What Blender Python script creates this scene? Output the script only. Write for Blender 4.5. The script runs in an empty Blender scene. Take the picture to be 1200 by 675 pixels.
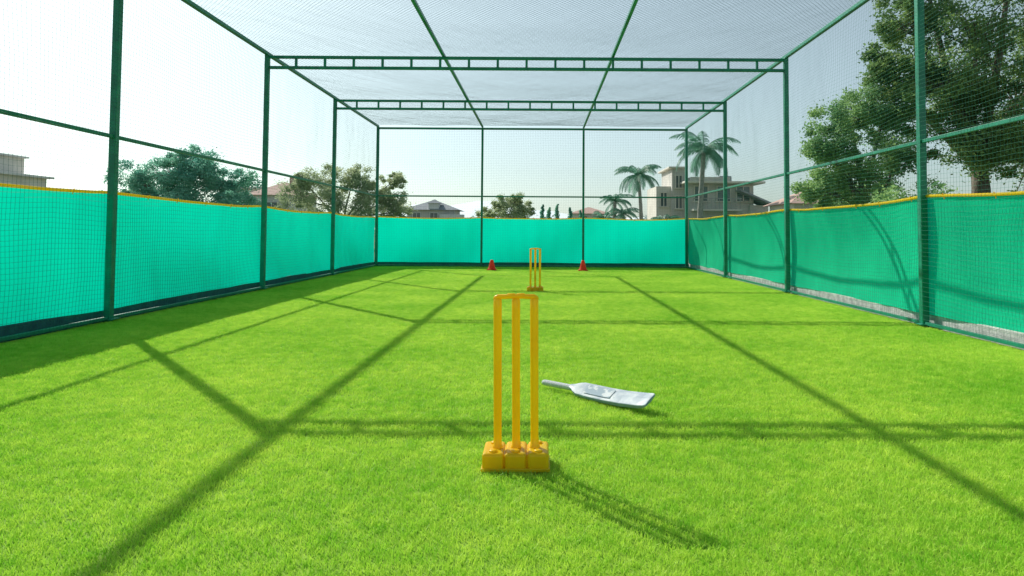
import bpy, math, random
from mathutils import Matrix, Vector, noise
random.seed(7)
sc=bpy.context.scene
COL=sc.collection
# ---------------------------------------------------------------- helpers
def link(o,parent=None):
    COL.objects.link(o)
    if parent: o.parent=parent
    return o
def mesh(name,v,f,mats,parent=None,smooth=False,mi=None):
    m=bpy.data.meshes.new(name); m.from_pydata(v,[],f); 
    for mt in (mats if isinstance(mats,(list,tuple)) else [mats]): m.materials.append(mt)
    if mi: m.polygons.foreach_set('material_index',mi)
    if smooth: m.polygons.foreach_set('use_smooth',[True]*len(m.polygons))
    m.update()
    return link(bpy.data.objects.new(name,m),parent)
def empty(name,loc=(0,0,0)):
    o=bpy.data.objects.new(name,None); o.location=loc; o.empty_display_size=.1
    return link(o)
def box(name,c,s,mat,parent=None,bev=0,rot=None,seg=2):
    x,y,z=[k/2 for k in s]
    v=[(-x,-y,-z),(x,-y,-z),(x,y,-z),(-x,y,-z),(-x,-y,z),(x,-y,z),(x,y,z),(-x,y,z)]
    f=[(0,3,2,1),(4,5,6,7),(0,1,5,4),(1,2,6,5),(2,3,7,6),(3,0,4,7)]
    o=mesh(name,v,f,mat,parent); o.location=c
    if rot: o.rotation_euler=rot
    if bev:
        b=o.modifiers.new('b','BEVEL'); b.width=bev; b.segments=seg; b.limit_method='ANGLE'
    return o
def tube(pts,rad,n,V,F,cap=True):
    """append a tapered tube along pts"""
    base=len(V); k=len(pts)
    for i,p in enumerate(pts):
        p=Vector(p)
        d=(Vector(pts[min(i+1,k-1)])-Vector(pts[max(i-1,0)])).normalized()
        a=Vector((0,0,1)) if abs(d.z)<.9 else Vector((1,0,0))
        u=d.cross(a).normalized(); w=d.cross(u)
        r=rad[i] if hasattr(rad,'__len__') else rad
        for j in range(n):
            t=2*math.pi*j/n
            V.append(tuple(p+u*(math.cos(t)*r)+w*(math.sin(t)*r)))
    for i in range(k-1):
        for j in range(n):
            a=base+i*n+j; b=base+i*n+(j+1)%n
            F.append((a,b,b+n,a+n))
    if cap:
        F.append(tuple(base+j for j in range(n))[::-1]); F.append(tuple(base+(k-1)*n+j for j in range(n)))
def lathe(prof,n,V,F,cx=0,cy=0):
    base=len(V)
    for r,z in prof:
        for j in range(n):
            t=2*math.pi*j/n; V.append((cx+r*math.cos(t),cy+r*math.sin(t),z))
    for i in range(len(prof)-1):
        for j in range(n):
            a=base+i*n+j; b=base+i*n+(j+1)%n; F.append((a,b,b+n,a+n))
    F.append(tuple(base+j for j in range(n))[::-1]); F.append(tuple(base+(len(prof)-1)*n+j for j in range(n)))
# ---------------------------------------------------------------- materials
def mat(name,c1,c2=None,scale=5,rough=.6,bump=0,bscale=None,transl=0,tcol=None,detail=4,spec=.3,lo=.35,hi=.65,fine=0):
    m=bpy.data.materials.new(name); m.use_nodes=True; N=m.node_tree.nodes; L=m.node_tree.links
    p=N['Principled BSDF']; out=N['Material Output']
    p.inputs['Roughness'].default_value=rough; p.inputs['Specular IOR Level'].default_value=spec
    g=N.new('ShaderNodeNewGeometry')
    c2=c2 or tuple(x*.8 for x in c1)
    nz=N.new('ShaderNodeTexNoise'); nz.inputs['Scale'].default_value=scale; nz.inputs['Detail'].default_value=detail
    L.new(g.outputs['Position'],nz.inputs['Vector'])
    r=N.new('ShaderNodeValToRGB'); r.color_ramp.elements[0].position=lo; r.color_ramp.elements[1].position=hi
    r.color_ramp.elements[0].color=(*c2,1); r.color_ramp.elements[1].color=(*c1,1)
    fac=nz.outputs['Fac']
    if fine:
        n2=N.new('ShaderNodeTexNoise'); n2.inputs['Scale'].default_value=fine; n2.inputs['Detail'].default_value=3
        L.new(g.outputs['Position'],n2.inputs['Vector'])
        mm=N.new('ShaderNodeMix'); mm.inputs[0].default_value=.5; L.new(nz.outputs['Fac'],mm.inputs[2]); L.new(n2.outputs['Fac'],mm.inputs[3]); fac=mm.outputs[0]
    L.new(fac,r.inputs['Fac']); L.new(r.outputs['Color'],p.inputs['Base Color'])
    if bump:
        nb=N.new('ShaderNodeTexNoise'); nb.inputs['Scale'].default_value=bscale or scale*6; nb.inputs['Detail'].default_value=5
        L.new(g.outputs['Position'],nb.inputs['Vector'])
        b=N.new('ShaderNodeBump'); b.inputs['Strength'].default_value=bump; b.inputs['Distance'].default_value=.02
        L.new(nb.outputs['Fac'],b.inputs['Height']); L.new(b.outputs['Normal'],p.inputs['Normal'])
    sh=p.outputs['BSDF']
    if transl:
        t=N.new('ShaderNodeBsdfTranslucent')
        if tcol: t.inputs['Color'].default_value=(*tcol,1)
        else: L.new(r.outputs['Color'],t.inputs['Color'])
        mx=N.new('ShaderNodeMixShader'); mx.inputs[0].default_value=transl
        L.new(sh,mx.inputs[1]); L.new(t.outputs[0],mx.inputs[2]); sh=mx.outputs[0]
    L.new(sh,out.inputs['Surface'])
    return m
M_turf=mat('turf_blades',(.72,.90,.13),(.33,.66,.045),scale=.8,rough=.55,transl=.4,detail=9,spec=.25,lo=.36,hi=.64,fine=11)
M_turfb=mat('turf_backing',(.30,.48,.04),(.20,.38,.03),scale=30,rough=.9)
M_ground=mat('ground_soil',(.16,.15,.08),(.08,.13,.04),scale=.3,rough=.95,bump=.3,bscale=4)
M_frame=mat('green_painted_steel',(.003,.26,.155),(.002,.18,.11),scale=9,rough=.38,bump=.05,bscale=60,spec=.5)
M_net=mat('net_cord',(.05,.17,.14),(.03,.12,.10),scale=3,rough=.7)
M_netr=mat('net_cord_green',(.05,.25,.19),(.04,.18,.13),scale=3,rough=.7)
M_netc=mat('roof_net_cord',(.09,.17,.17),(.05,.11,.11),scale=3,rough=.7)
M_screen=mat('green_shade_cloth',(.004,.72,.35),(.003,.58,.28),scale=1.5,rough=.75,bump=.15,bscale=14,transl=.46,tcol=(.0,.82,.60),spec=.15,detail=6)
M_rope=mat('yellow_rope',(1.0,.78,.02),(.95,.66,.02),scale=40,rough=.7,transl=.5)
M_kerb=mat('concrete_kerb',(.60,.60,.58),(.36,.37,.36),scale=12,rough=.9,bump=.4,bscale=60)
M_kerb_shade=mat('concrete_kerb_shade_tone',(.03,.15,.17),(.02,.10,.12),scale=9,rough=.8,bump=.4,bscale=60)  # left and back concrete kerb, its shade put into a dark base colour
M_stump=mat('yellow_plastic',(1.0,.74,.008),(1.0,.68,.007),scale=8,rough=.34,bump=.04,bscale=90,spec=.5,transl=.42)
M_bat=mat('bat_blade',(.72,.76,.78),(.42,.49,.56),scale=11,rough=.42,bump=.05,bscale=40,lo=.4,hi=.6)
M_batb=mat('bat_blade_back',(.30,.38,.48),(.2,.28,.4),scale=20,rough=.45)
M_bats=mat('bat_sticker',(.36,.45,.52),(.72,.75,.77),scale=26,rough=.35,lo=.42,hi=.5)
M_grip=mat('bat_grip',(.66,.68,.70),(.45,.47,.50),scale=120,rough=.7,bump=.3,bscale=200)
M_cone=mat('red_cone_plastic',(.95,.09,.04),(.85,.06,.025),scale=10,rough=.4,transl=.3)
M_bark=mat('bark',(.22,.19,.15),(.11,.09,.07),scale=12,rough=.95,bump=.6,bscale=40)
M_palmbark=mat('palm_bark',(.42,.40,.36),(.25,.24,.22),scale=8,rough=.95,bump=.5,bscale=30)
M_leafbig=mat('leaves_dark',(.27,.40,.12),(.10,.20,.07),scale=.9,rough=.5,transl=.48,detail=6)
M_leafmid=mat('leaves_mid',(.38,.56,.20),(.14,.30,.13),scale=.9,rough=.55,transl=.48,detail=6)
M_leafteal=mat('leaves_teal',(.30,.62,.44),(.13,.42,.33),scale=.7,rough=.55,transl=.48,detail=6)  # background leaf colour lightened to carry the haze
M_leafol=mat('leaves_olive',(.62,.68,.42),(.38,.48,.28),scale=.8,rough=.55,transl=.48,detail=6)  # olive leaves, base colour raised in place of air haze
M_palm=mat('palm_leaves',(.20,.44,.30),(.12,.30,.21),scale=1.5,rough=.45,transl=.42)
M_far=mat('leaves_far',(.50,.60,.55),(.36,.48,.44),scale=.3,rough=.8,transl=.45)  # pale bluish base colour stands in for distance haze
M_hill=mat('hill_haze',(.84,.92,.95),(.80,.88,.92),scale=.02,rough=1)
M_white=mat('painted_wall_white',(.82,.81,.78),(.68,.68,.66),scale=.9,rough=.85,bump=.1)
M_grey=mat('painted_wall_grey',(.64,.61,.56),(.50,.49,.46),scale=.8,rough=.85,bump=.1)
M_cream=mat('painted_wall_cream',(.80,.76,.68),(.68,.64,.57),scale=.9,rough=.85)
M_roof=mat('roof_dark',(.34,.37,.40),(.25,.28,.30),scale=3,rough=.8,bump=.2)
M_tile=mat('roof_tile',(.62,.42,.36),(.50,.33,.28),scale=3,rough=.85,bump=.3)
M_glass=mat('window_glass',(.14,.17,.19),(.09,.12,.13),scale=2,rough=.12,spec=.6)
M_rail=mat('rail_metal',(.4,.4,.4),rough=.4)
# ---------------------------------------------------------------- layout (metres; camera near origin looking +Y)
XL,XR=-4.68,4.17; YB=19.5; YF=-0.8; H=4.0
PY=[YB,15.4,11.55,7.45,3.3,YF]; BX=[-1.68,1.22]
R=1500
mesh('ground',[(-R,-R,-.03),(R,-R,-.03),(R,R,-.03),(-R,R,-.03)],[(0,1,2,3)],M_ground)
turf=mesh('artificial_grass',[(XL-.06,YF-2.2,0),(XR+.06,YF-2.2,0),(XR+.06,YB+.06,0),(XL-.06,YB+.06,0)],[(0,1,2,3)],M_turfb)
def patch(seed,n):
    rnd=random.Random(seed); V=[];F=[]
    for i in range(n):
        x,y=rnd.random()-.5,rnd.random()-.5
        c=noise.noise((x*7,y*7,seed*9))+.7*noise.noise((x*23,y*23,seed*9))
        a=rnd.random()*6.283; h=rnd.uniform(.011,.025)*(1+.35*c); w=rnd.uniform(.0012,.0019)
        la=rnd.random()*6.283; l=rnd.uniform(.2,1.2)*h
        dx,dy=math.cos(a)*w,math.sin(a)*w; lx,ly=math.cos(la)*l,math.sin(la)*l
        b=len(V)
        V+= [(x-dx,y-dy,0),(x+dx,y+dy,0),(x+lx*.35+dx*.8,y+ly*.35+dy*.8,h*.62),(x+lx*.35-dx*.8,y+ly*.35-dy*.8,h*.62),(x+lx,y+ly,h)]
        F+= [(b,b+1,b+2,b+3),(b+3,b+2,b+4)]
    m=bpy.data.meshes.new('turf_patch'); m.from_pydata(V,[],F); m.materials.append(M_turf); return m
PM=[patch(s,20000) for s in (1,2,3)]
nx=9; sx=(XR-XL)/nx
ny=int((YB-YF+2)/sx); y0=YB-ny*sx
for j in range(ny):
    for i in range(nx):
        o=bpy.data.objects.new('blades',random.choice(PM)); o.location=(XL+sx*(i+.5),y0+sx*(j+.5),0.001)
        o.rotation_euler=(0,0,random.randrange(4)*math.pi/2); o.scale=(sx,sx,1)
        link(o,turf)
# ---------------------------------------------------------------- cage
cage=empty('cricket_net_cage')
for yy in PY:
    for x in (XL,XR):
        box('post',(x,yy,H/2),(.075,.075,H),M_frame,cage,.008)
        box('foot_plate',(x,yy,.035),(.15,.15,.012),M_frame,cage,.003)
for x in BX: box('post',(x,YB,H/2),(.06,.06,H-.05),M_frame,cage,.006)
Ly=YB-YF
for x in (XL,XR):
    box('eave_rail',(x,(YB+YF)/2,H+.02),(.06,Ly+.06,.055),M_frame,cage,.006)
    for a,b in zip(PY[1:],PY[:-1]):
        box('mid_rail',(x,(a+b)/2,2.02),(.04,b-a-.076,.04),M_frame,cage,.005)
        box('bottom_rail',(x,(a+b)/2,.045),(.04,b-a-.076,.035),M_frame,cage,.005)
for x in BX: box('roof_rail',(x,(YB+YF)/2,H+.022),(.05,Ly,.05),M_frame,cage,.006)
xs=[XL]+BX+[XR]
for a,b in zip(xs[:-1],xs[1:]):
    box('mid_rail',((a+b)/2,YB,2.02),(b-a-.068,.04,.04),M_frame,cage,.005)
    box('bottom_rail',((a+b)/2,YB,.045),(b-a-.068,.04,.035),M_frame,cage,.005)
box('back_top_rail',((XL+XR)/2,YB-.004,H-.035),(XR-XL-.08,.06,.055),M_frame,cage,.006)
for yy in PY[1:]:
    box('truss_top_chord',((XL+XR)/2,yy,H-.035),(XR-XL-.077,.05,.05),M_frame,cage,.006)
    box('truss_bottom_chord',((XL+XR)/2,yy,H-.215),(XR-XL-.077,.05,.05),M_frame,cage,.006)
    n=18
    for i in range(1,n):
        box('truss_web',(XL+(XR-XL)*i/n,yy,H-.125),(.04,.03,.128),M_frame,cage)
def netting(name,fn,U,Vv,cell,diag,mt,r=.0012,seg=.45):
    V=[];F=[]
    def strand(p0,p1):
        L=math.dist(p0,p1)
        if L<.02: return
        k=max(1,int(L/seg)); pts=[]
        for i in range(k+1):
            t=i/k; u=p0[0]+(p1[0]-p0[0])*t; v=p0[1]+(p1[1]-p0[1])*t
            pts.append(fn(u,v))
        tube(pts,r,3,V,F,False)
    if not diag:
        u=0
        while u<=U: strand((u,0),(u,Vv)); u+=cell
        v=0
        while v<=Vv: strand((0,v),(U,v)); v+=cell
    else:
        c=-Vv
        while c<U:
            k=.8
            v0=max(0,-c/k); v1=min(Vv,(U-c)/k)
            if v1>v0:
                strand((c+k*v0,v0),(c+k*v1,v1)); strand((U-(c+k*v0),v0),(U-(c+k*v1),v1))
            c+=cell*1.3
    return mesh(name,V,F,mt,cage)
def wob(a,b,s,amp): return noise.noise((a*.9,b*.9,s))*amp+noise.noise((a*3.1,b*3.1,s+5))*amp*.35
def sidefn(x,s):
    def f(u,v):
        return (x+wob(u,v,x,.05)*min(1,v*2,(3.95-v)*2) , YF+u+wob(u,v,x+20,.04), .04+v+wob(u,v,x+40,.04)*min(1,v*3,(3.95-v)*3))
    return f
netting('side_net',sidefn(XL+.045,1),Ly,3.94,.048,False,M_net)
netting('side_net',sidefn(XR-.045,-1),Ly,3.94,.048,False,M_netr,r=.0010)
netting('back_net',lambda u,v:(XL+u+wob(u,v,3,.03),YB-.045+wob(u,v,9,.02),.04+v+wob(u,v,6,.02)),XR-XL,3.94,.048,False,M_net)
def rooffn(u,v):
    a=PY[::-1]; yy=YF+v; sag=0
    for p,q in zip(a[:-1],a[1:]):
        if p<=yy<=q: sag=math.sin(math.pi*(yy-p)/(q-p))*.06
    return (XL+u,yy,H+.055-sag*math.sin(math.pi*min(1,max(0,u/(XR-XL))))+wob(u,v,2,.03))
netting('roof_net',rooffn,XR-XL,Ly,.05,True,M_netc,r=.0015)
def screen(name,p0,p1,outn,stops):
    e=empty(name)
    L=math.dist(p0,p1); n=int(L/.07); rows=14; V=[];F=[];top=[]
    dx,dy=(p1[0]-p0[0])/L,(p1[1]-p0[1])/L
    for i in range(n+1):
        s=L*i/n; fr=0
        for a,b in zip(stops[:-1],stops[1:]):
            if a<=s<=b+1e-6: fr=(s-a)/(b-a)
        sag=math.sin(math.pi*fr); zt=1.41-.035*sag+.02*noise.noise((s*.8,p0[0],1)); zb=.135+.015*noise.noise((s*1.3,p0[0],4))
        for j in range(rows+1):
            t=j/rows
            bul=(.05+.15*sag*math.sin(math.pi*(.10+.85*t)))+.04*noise.noise((s*.9,t*1.2,p0[0]))+.014*noise.noise((s*3.5,t*.9,p0[1]))
            x=p0[0]+dx*s+outn[0]*bul; yv=p0[1]+dy*s+outn[1]*bul
            V.append((x,yv,zb+(zt-zb)*t))
        top.append(V[-1])
    for i in range(n):
        for j in range(rows):
            a=i*(rows+1)+j; F.append((a,a+rows+1,a+rows+2,a+1))
    mesh('cloth',V,F,M_screen,e,True)
    V=[];F=[]; tube([(t[0]-outn[0]*.012,t[1]-outn[1]*.012,t[2]+.006) for t in top],.018,6,V,F); mesh('edge_rope',V,F,M_rope,e,True)
    V=[];F=[]
    i=4
    while i<n: 
        t=top[i]; tube([(t[0]-outn[0]*.01,t[1]-outn[1]*.01,t[2]-.03),(t[0]-outn[0]*.03,t[1]-outn[1]*.03,t[2]+.03)],.006,4,V,F); i+=random.randint(9,15)
    mesh('ties',V,F,M_rope,e)
so=[a-YF for a in PY[::-1]]
screen('green_screen',(XL,YF,0),(XL,YB,0),(-1,0),so)
screen('green_screen',(XR,YF,0),(XR,YB,0),(1,0),so)
screen('green_screen',(XL,YB,0),(XR,YB,0),(0,1),[0,BX[0]-XL,BX[1]-XL,XR-XL])
kb=empty('concrete_kerb_border')
box('kerb_side',(XL-.17,(YB+YF)/2,.03),(.16,Ly+.6,.22),M_kerb_shade,kb,.01)
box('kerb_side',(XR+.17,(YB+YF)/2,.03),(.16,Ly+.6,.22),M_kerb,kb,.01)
box('kerb_end',((XL+XR)/2,YB+.23,.03),(XR-XL+.17,.16,.22),M_kerb_shade,kb,.01)
# ---------------------------------------------------------------- wickets
def wicket(loc,rz=0,ry=0):
    e=empty('cricket_wicket',loc); e.rotation_euler=(0,ry,rz)
    for x in (-.079,0,.079):
        V=[];F=[]
        lathe([(.0225,.062),(.0225,.078),(.0205,.085),(.0175,.088),(.0170,.12),(.0175,.40),(.0180,.66),(.0180,.700),(.015,.709),(.006,.712)],24,V,F,x,0)
        mesh('stump',V,F,M_stump,e,True)
    V=[];F=[]
    pts=[(-.094,0,.703),(-.088,0,.712),(-.076,0,.7165),(-.04,0,.717),(-.034,0,.7195),(-.006,0,.7195),(0,0,.717),(.006,0,.7195),(.034,0,.7195),(.04,0,.717),(.076,0,.7165),(.088,0,.712),(.094,0,.703)]
    tube(pts,[.006,.010,.011,.0105,.012,.012,.0105,.012,.012,.0105,.011,.010,.006],12,V,F); mesh('bails',V,F,M_stump,e,True)
    box('base_skirt',(0,0,.008),(.288,.186,.016),M_stump,e,.004,seg=2)
    box('base_core',(0,0,.036),(.262,.150,.060),M_stump,e,.006)
    for x in (-.0945,0,.0945):
        box('base_lobe',(x,0,.0405),(.0890,.180,.071),M_stump,e,.013,seg=4)
        for yy in (-.058,.058):
            V=[];F=[]; lathe([(.018,.074),(.0175,.0815),(.013,.084),(.004,.0845)],16,V,F,x,yy); mesh('stud',V,F,M_stump,e,True)
    return e
wicket((-.098,2.96,.006),0,math.radians(-.5))
wicket((-.085,11.6,.006))
# ---------------------------------------------------------------- bat
bat=empty('cricket_bat')
hpt=Vector((.022,4.40,.055)); tpt=Vector((.615,3.80,.075))
ax=(tpt-hpt).normalized(); LB=(tpt-hpt).length; side=ax.cross(Vector((0,0,1))).normalized(); upv=side.cross(ax).normalized()
roll=math.radians(-27); side,upv=side*math.cos(roll)+upv*math.sin(roll),upv*math.cos(roll)-side*math.sin(roll)
def batring(s,w,te,tc,z0,V):
    w*=1.1
    pr=[(-.5,0),(-.5,-te),(-.46,-te-.002),(-.25,-(te+(tc-te)*.45)),(0,-tc),(.25,-(te+(tc-te)*.45)),(.46,-te-.002),(.5,-te),(.5,0),(.46,.003),(.2,.005),(0,.006),(-.2,.005),(-.46,.003)]
    for a,b in pr: V.append(tuple(hpt+ax*s+side*(a*w)+upv*(b+z0)))
    return len(pr)
V=[];F=[];MI=[]
b0=.27
st=[(b0-.035,.030,.014,.028,0),(b0-.01,.044,.014,.03,0),(b0+.02,.078,.014,.032,0),(b0+.05,.102,.014,.034,-.002),(b0+.12,.108,.016,.038,-.006),(b0+.25,.108,.019,.044,-.010),(b0+.38,.108,.021,.046,-.008),(LB-.06,.108,.018,.036,.002),(LB-.02,.106,.014,.024,.008),(LB-.006,.098,.010,.018,.010),(LB,.084,.006,.012,.010)]
for q in st: m=batring(*q,V)
for i in range(len(st)-1):
    for j in range(m):
        a=i*m+j;b=i*m+(j+1)%m;F.append((a,a+m,b+m,b)); MI.append(1 if j<8 else 0)
F.append(tuple(range(m)));F.append(tuple((len(st)-1)*m+j for j in range(m))[::-1]); MI+=[1,1]
o=mesh('blade',V,F,[M_bat,M_batb],bat,False,MI); mo=o.modifiers.new('b','BEVEL'); mo.width=.002; mo.limit_method='ANGLE'; mo.angle_limit=.7
V=[];F=[]
ss=[b0+.10,b0+.16,b0+.24,b0+.30]
zs=[-.005,-.0072,-.0097,-.0092]
for s,z in zip(ss,zs):
    for a in (-.32,-.1,.1,.32): V.append(tuple(hpt+ax*s+side*(a*.118)+upv*(z+.0085)))
for i in range(3):
    for j in range(3): a=i*4+j;F.append((a,a+4,a+5,a+1))
mesh('sticker',V,F,M_bats,bat)
V=[];F=[]
pts=[];rd=[]
for i in range(40):
    s=-.005+ (b0-.0)*i/39; pts.append(hpt+ax*s-upv*.012); rd.append((.0175 if i>2 else .013+.002*i)+(.0009 if i%2 else 0))
tube(pts,rd,14,V,F); mesh('handle_grip',V,F,M_grip,bat,True)
# ---------------------------------------------------------------- cones
def cone(loc):
    e=empty('traffic_cone',loc)
    V=[];F=[]; lathe([(.105,.022),(.098,.03),(.068,.14),(.042,.25),(.036,.262),(.02,.266)],24,V,F); mesh('cone_body',V,F,M_cone,e,True)
    box('cone_base',(0,0,.012),(.25,.25,.022),M_cone,e,.008)
cone((-1.26,17.8,.018)); cone((1.11,17.8,.018))
# ---------------------------------------------------------------- vegetation
def leafquads(V,F,c,rad,n,size,rnd,flat=1.0,asp=.45):
    for _ in range(n):
        while True:
            p=Vector((rnd.uniform(-1,1),rnd.uniform(-1,1),rnd.uniform(-1,1)))
            if p.length<1: break
        p=p*(.6+.4*rnd.random())
        q=Vector(c)+Vector((p.x*rad,p.y*rad,p.z*rad*flat))
        a=Vector((rnd.gauss(0,1),rnd.gauss(0,1),rnd.gauss(0,.7))).normalized()
        b=a.cross(Vector((rnd.gauss(0,1),rnd.gauss(0,1),rnd.gauss(0,1)))).normalized()
        l=size*rnd.uniform(.6,1.3); w=l*asp
        k=len(V)
        V+= [tuple(q-a*l*.5),tuple(q+b*w*.5),tuple(q+a*l*.5),tuple(q-b*w*.5)]
        F.append((k,k+1,k+2,k+3))
def tree(name,base,fork,clusters,mt,leaf,dens,seed,r0=.25,sub=.34,nsub=26):
    rnd=random.Random(seed); e=empty(name,base); bx=Vector(base)
    V=[];F=[]
    fk=Vector((0,0,fork))
    tube([(0,0,-.1),(.06,.03,fork*.4),(.02,-.04,fork*.8),tuple(fk)],[r0*1.25,r0,r0*.85,r0*.75],10,V,F)
    LV=[];LF=[]
    for (x,y,z,r) in clusters:
        c=Vector((x,y,z))-bx
        mid=fk.lerp(c,.5)+Vector((rnd.uniform(-.2,.2),rnd.uniform(-.2,.2),rnd.uniform(-.1,.35)))*r
        tube([fk,mid,c],[r0*.5,r0*.32,r0*.14],7,V,F)
        for k in range(nsub):
            d=Vector((rnd.gauss(0,1),rnd.gauss(0,1),rnd.gauss(0,1))).normalized()
            rr=r*rnd.uniform(.3,1.15); s=c+Vector((d.x*rr,d.y*rr,d.z*rr*.8))
            if k%2==0: tube([c.lerp(mid,.2),c.lerp(s,.5)+Vector((0,0,.08*r)),s],[r0*.12,r0*.07,r0*.03],4,V,F,False)
            sr=r*sub*rnd.uniform(.5,1.3)
            leafquads(LV,LF,s,sr,int(dens*rnd.uniform(.5,1.3)),leaf,rnd,.7)
            leafquads(LV,LF,s,sr*1.8,int(dens*.25),leaf*.9,rnd,.7)
    mesh('trunk_and_limbs',V,F,M_bark,e,True)
    mesh('crown',LV,LF,mt,e)
    return e
tree('large_tree',(13.2,20.5,0),3.0,[(12.9,20,6.8,1.8),(11.5,19.6,5.4,1.3),(14.4,20.5,5.2,1.9),(11.2,20.4,7.4,1.0),(15.6,20.5,7.2,2.0),(11.9,21,9.2,1.7),(14.3,20.5,9.4,2.1),(12.9,19.6,3.6,1.5),(10.3,20.2,5.9,.9),(16.6,21,4.2,1.9),(12.7,20.2,5.0,1.3),(14.6,20.2,3.2,1.6)],M_leafbig,.12,185,3,r0=.3,nsub=36)
tree('mango_tree',(9.9,20.8,0),1.6,[(9.3,20.5,4.5,1.05),(8.6,20.4,3.5,.85),(10.6,20.3,3.3,1.2),(9.4,20.6,2.5,1.1),(10.5,20.8,4.6,1.0),(8.5,20.6,2.3,.7)],M_leafmid,.11,190,5,r0=.2,nsub=32)
rnd=random.Random(11)
e=empty('hedge'); LV=[];LF=[];V=[];F=[]
for i in range(38):
    x=rnd.uniform(8.2,17); y=rnd.uniform(15.5,18.5); z=rnd.uniform(.5,1.9); leafquads(LV,LF,(x,y,z),.55,260,.13,rnd,.8)
    tube([(x,y,-.05),(x+.1,y,z*.6),(x,y,z)],[.04,.03,.015],5,V,F)
mesh('hedge_leaves',LV,LF,M_leafmid,e); mesh('hedge_stems',V,F,M_bark,e)
tree('round_tree',(-18.6,36,0),1.3,[(-19.4,35.6,3.9,1.5),(-17.6,35.6,3.9,1.4),(-18.5,36,4.5,1.1),(-21,36,3.5,1.4),(-16.3,36,3.2,1.3),(-18.2,35,2.6,1.6),(-20.3,35,2.4,1.5),(-16,35,2.1,1.2)],M_leafteal,.14,210,21,r0=.2,nsub=32)
tree('sparse_tree',(-11.6,40,0),1.4,[(-12.8,40,3.7,1.3),(-11.0,40,4.2,1.0),(-10.2,40,3.4,1.1),(-9,40,2.9,1.0),(-14.2,40,2.9,1.3),(-12,39.5,2.6,1.5),(-8.6,40,4.0,.6),(-10.5,40,2.3,1.4),(-8.6,40,2.1,.9),(-14,40,4.0,.7)],M_leafol,.13,140,22,r0=.14,nsub=30)
tree('small_tree',(-2.9,60,0),1.5,[(-3.6,60,3.4,1.1),(-2.3,60,3.7,1.1),(-1.4,60,2.9,.9),(-4.4,60,2.7,1.0),(-2.8,60,2.6,1.4)],M_leafol,.18,130,23,r0=.12,nsub=24)
tree('small_tree',(-35,58,0),1.5,[(-36,58,3.4,1.4),(-33.5,58,3.9,1.6),(-31.5,58,3.2,1.3),(-34.5,58,2.6,1.8)],M_leafol,.2,110,29,r0=.15,nsub=22)
tree('small_tree',(15.6,34,0),1.5,[(15,34,2.6,1.0),(16.2,34,2.9,1.1),(14.6,34,2.0,.9)],M_leafmid,.15,110,31,r0=.12,nsub=22)
for i,(x,h) in enumerate([(.2,4.2),(.95,3.9),(1.9,4.3),(3.4,3.9),(4.6,3.6)]):
    rnd=random.Random(40+i); e=empty('cypress_tree',(x,78,0)); LV=[];LF=[];V=[];F=[]
    tube([(0,0,-.1),(0,0,h*.9)],[.12,.03],6,V,F)
    for k in range(26):
        t=k/25; leafquads(LV,LF,(rnd.uniform(-.1,.1),rnd.uniform(-.1,.1),.4+(h-.5)*t),.48*(1-t)**.7+.1,70,.2,rnd,1)
    mesh('trunk',V,F,M_bark,e); mesh('foliage',LV,LF,M_leafteal,e)
def palm(base,h,R,lean,seed,nf=22):
    rnd=random.Random(seed); e=empty('palm_tree',base); V=[];F=[]
    P=[(lean*(t**1.7),0,h*t-.1) for t in [i/12 for i in range(13)]]
    tube(P,[.20-.08*i/12+(.012 if i%2 else 0) for i in range(13)],10,V,F); mesh('trunk',V,F,M_palmbark,e,True)
    LV=[];LF=[]; top=Vector(P[-1])
    for i in range(nf):
        az=6.283*i/nf*2.4+rnd.uniform(-.2,.2); el=rnd.uniform(-.25,1.25); L=R*rnd.uniform(.85,1.15)
        d=Vector((math.cos(az),math.sin(az),0)); pts=[]
        p=top.copy(); ang=el; ns=16
        for k in range(ns+1):
            pts.append(p.copy()); p=p+(d*math.cos(ang)+Vector((0,0,math.sin(ang))))*(L/ns); ang-=(1.2+.5*rnd.random())/ns*(1+.5*k/ns)
        tube(pts,[.03*(1-k/ns*.8) for k in range(ns+1)],4,LV,LF,False)
        sd=d.cross(Vector((0,0,1))).normalized()
        for k in range(2,ns*2+1):
            t=k/(2*ns); ii=min(ns-1,int(t*ns)); q=pts[ii].lerp(pts[ii+1],t*ns-ii); tg=(pts[ii+1]-pts[ii]).normalized()
            ll=R*.27*math.sin(math.pi*(.12+.8*t))
            for sg in (-1,1):
                dr=(sd*sg*.6+tg*.7+Vector((0,0,-.35-.35*rnd.random()))).normalized()
                a=q; b=q+dr*ll*.6+Vector((0,0,.02)); c=q+dr*ll+Vector((0,0,-.15*ll)); w=tg*.024*R/2
                n0=len(LV); LV+= [tuple(a-w),tuple(a+w),tuple(b+w),tuple(b-w),tuple(c)]
                LF+= [(n0,n0+1,n0+2,n0+3),(n0+3,n0+2,n0+4)]
    mesh('fronds',LV,LF,M_palm,e)
palm((10.0,43,0),6.3,2.4,.3,1,24)
palm((8.9,60,0),6.2,2.5,-.3,2,22)
palm((5.9,55,0),3.6,1.6,.1,3,18)
palm((6.6,54,0),2.6,1.6,-.1,4,18)
palm((5.1,56,0),2.3,1.3,0,5,16)
palm((7.6,42,0),1.6,1.4,0,6,18)
palm((12.6,42,0),1.4,1.3,0,8,16)
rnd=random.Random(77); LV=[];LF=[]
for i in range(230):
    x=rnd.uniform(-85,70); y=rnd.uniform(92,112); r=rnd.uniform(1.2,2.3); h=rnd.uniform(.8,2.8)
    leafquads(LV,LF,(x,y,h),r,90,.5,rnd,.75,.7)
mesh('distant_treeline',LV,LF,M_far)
V=[];F=[];n=160
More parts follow.
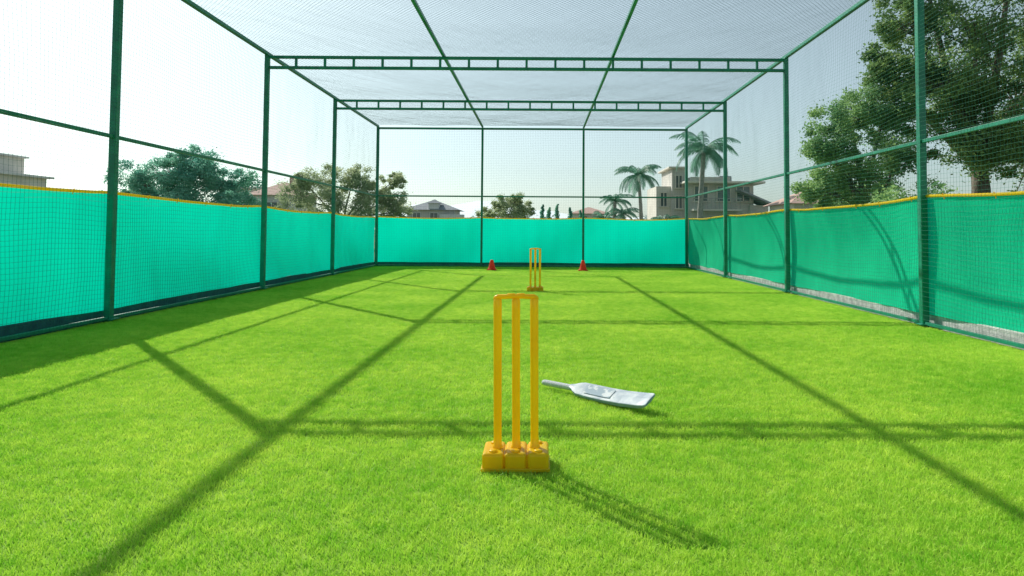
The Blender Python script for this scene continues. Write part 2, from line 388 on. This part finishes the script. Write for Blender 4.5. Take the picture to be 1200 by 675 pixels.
for i in range(n+1):
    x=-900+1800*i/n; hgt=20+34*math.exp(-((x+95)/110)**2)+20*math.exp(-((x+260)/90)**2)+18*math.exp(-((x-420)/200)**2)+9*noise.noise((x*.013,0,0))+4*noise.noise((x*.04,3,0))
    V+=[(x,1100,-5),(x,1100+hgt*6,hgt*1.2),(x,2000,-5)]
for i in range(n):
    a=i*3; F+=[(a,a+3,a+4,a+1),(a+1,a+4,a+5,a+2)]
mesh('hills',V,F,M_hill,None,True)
# ---------------------------------------------------------------- buildings
def win(par,x,y,z,w,h,fr=M_white):
    box('window_pane',(x,y-.01,z),(w,.05,h),M_glass,par)
    for dx in (-w/2,w/2,0): box('window_frame',(x+dx,y-.045,z),(.06,.06,h+.06),fr,par)
    box('window_sill',(x,y-.08,z-h/2-.05),(w+.2,.16,.07),fr,par)
    box('window_head',(x,y-.055,z+h/2+.035),(w+.16,.08,.06),fr,par)
def hip(par,cx,cy,z,w,d,h,mt,ov=.35):
    x,y=w/2+ov,d/2+ov; r=max(.1,w/2-d/2)
    mesh('roof',[(cx-x,cy-y,z),(cx+x,cy-y,z),(cx+x,cy+y,z),(cx-x,cy+y,z),(cx-r,cy,z+h),(cx+r,cy,z+h)],[(0,1,5,4),(1,2,5),(2,3,4,5),(3,0,4),(0,3,2,1)],mt,par)
b=empty('modern_house')
box('main_wall',(12.0,48.5,2.15),(4.4,6,4.3),M_grey,b)
box('roof_slab',(12.1,48.2,4.38),(5.3,7,.14),M_cream,b,.02)
box('parapet_wall',(11.3,47.8,4.61),(2.6,5,.30),M_grey,b)
box('upper_room',(9.35,48.2,2.7),(.9,4,5.4),M_grey,b)
box('stair_tower',(8.4,48.6,2.1),(1.0,4,4.2),M_cream,b)
box('tower_cap',(9.3,48.2,5.46),(1.3,4.4,.12),M_cream,b,.02)
box('balcony_slab',(11.6,45.1,2.55),(3.2,.9,.12),M_cream,b)
for i in range(12): box('balcony_rail',(10.1+i*.27,44.7,2.95),(.03,.03,.66),M_rail,b)
box('balcony_rail_top',(11.6,44.7,3.3),(3.2,.05,.05),M_rail,b)
for x in (10.7,12.2,13.5): win(b,x,45.49,3.65,.9,.95,M_cream)
win(b,9.35,46.19,4.5,.45,.8,M_cream); win(b,9.35,46.19,3.1,.45,.8,M_cream); win(b,8.4,46.59,3.3,.45,.9,M_cream)
for x in (10.9,12.8): win(b,x,45.49,1.4,.9,1.2,M_cream)
mesh('lean_to_roof',[(13.0,44.3,3.9),(15.1,44.3,3.0),(15.1,47,3.0),(13.0,47,3.9),(13.0,44.3,3.78),(15.1,44.3,2.88),(15.1,47,2.88),(13.0,47,3.78)],[(0,1,2,3),(7,6,5,4),(0,4,5,1),(1,5,6,2),(2,6,7,3),(3,7,4,0)],M_roof,b)
box('side_wing',(14.5,47,1.45),(1.2,3.5,2.9),M_grey,b); box('water_tank',(12.9,48,4.74),(.9,.9,.6),M_roof,b,.1)
b=empty('concrete_villa')
BX0=-2.9
box('wall',(-47+BX0,62,2.9),(5.5,6,5.8),M_cream,b)
for z in (3.2,5.9): box('floor_slab',(-46.8+BX0,61.5,z),(6.2,7.6,.2),M_white,b,.02)
box('roof_room',(-46.9+BX0,62,6.8),(3.2,3,1.6),M_cream,b); box('roof_room_slab',(-46.9+BX0,61.9,7.68),(3.8,3.6,.16),M_white,b)
for x in (-48.6,-46.9,-45.2): win(b,x+BX0,58.99,4.7,.9,1.3); win(b,x+BX0,58.99,2,.9,1.3)
for x in (-49.5,-44): box('column',(x+BX0,58.2,4.55),(.25,.25,2.5),M_white,b)
for i in range(15): box('baluster',(-49.6+i*.4+BX0,57.9,6.33),(.05,.05,.66),M_white,b)
box('handrail',(-46.8+BX0,57.9,6.7),(6.0,.08,.06),M_white,b)
b=empty('tiled_roof_house')
box('wall',(-19.5,52,1.8),(3.2,5,3.6),M_white,b); hip(b,-19.5,52,3.6,3.2,5,1.1,M_tile)
box('annex',(-22.5,54,2.1),(2.5,4,4.2),M_cream,b); box('annex_roof',(-22.5,54,4.27),(2.9,4.4,.14),M_white,b)
win(b,-19.5,49.49,2.5,.9,1.1); win(b,-22.5,51.99,3.0,.9,1.1); box('chimney',(-18.9,52,4.6),(.4,.4,1.0),M_tile,b)
b=empty('grey_bungalow')
box('wall',(-14,90,1.9),(6,6,3.8),M_grey,b); hip(b,-14,90,3.8,6,6,1.4,M_roof,.6)
box('porch_wall',(-11.2,86.4,1.6),(3,1.2,3.2),M_white,b); box('dormer',(-13.6,87.4,4.2),(1.3,1.4,.9),M_white,b); hip(b,-13.6,87.4,4.65,1.5,1.6,.5,M_roof,.15)
for x in (-15.8,-13.6): win(b,x,86.99,2.9,1,1)
b=empty('pink_house')
box('wall',(15.6,40,1.35),(3.0,4,2.7),M_cream,b); hip(b,15.6,40,2.7,3,4,.9,M_tile); win(b,15.2,37.99,2.0,.8,.9)
b=empty('low_house')
box('wall',(6.2,88,1.7),(4.5,5,3.4),M_cream,b); hip(b,6.2,88,3.4,4.5,5,.9,M_tile,.4); win(b,5.4,85.49,2.6,.9,.9); win(b,7.2,85.49,2.6,.9,.9)
# ---------------------------------------------------------------- light
sv=Vector((-3.38,4.1,4.0)).normalized()
sl=bpy.data.lights.new('sun','SUN'); sl.energy=5; sl.angle=math.radians(.5); sl.color=(1,.96,.87)
so_=link(bpy.data.objects.new('sun',sl)); so_.rotation_euler=sv.to_track_quat('Z','Y').to_euler()
w=bpy.data.worlds.new('World'); sc.world=w; w.use_nodes=True; N=w.node_tree.nodes; L=w.node_tree.links
sk=N.new('ShaderNodeTexSky'); sk.sky_type='NISHITA'; sk.sun_disc=False
sk.sun_elevation=math.asin(sv.z); sk.sun_rotation=math.atan2(sv.x,sv.y); sk.dust_density=1.2; sk.air_density=1.0; sk.ozone_density=2
hs=N.new('ShaderNodeHueSaturation'); hs.inputs['Saturation'].default_value=.45
tn=N.new('ShaderNodeMix'); tn.data_type='RGBA'; tn.blend_type='MULTIPLY'; tn.inputs[0].default_value=1; tn.inputs[7].default_value=(.86,1.0,.98,1)
L.new(sk.outputs[0],hs.inputs['Color']); L.new(hs.outputs[0],tn.inputs[6]); L.new(tn.outputs[2],N['Background'].inputs['Color']); N['Background'].inputs['Strength'].default_value=.128
# ---------------------------------------------------------------- camera
cd=bpy.data.cameras.new('camera'); cd.sensor_width=36; cd.lens=24; cd.clip_end=5000; cd.clip_start=.05
cam=link(bpy.data.objects.new('camera',cd))
cam.matrix_world=Matrix.Translation((0,0,1.0))@Matrix.Rotation(math.radians(92.3),4,'X')@Matrix.Rotation(math.radians(.35),4,'Z')
cd.shift_x=-.028; cd.shift_y=-.081
sc.camera=cam
sc.view_settings.view_transform='Standard'; sc.view_settings.look='None'; sc.view_settings.exposure=0
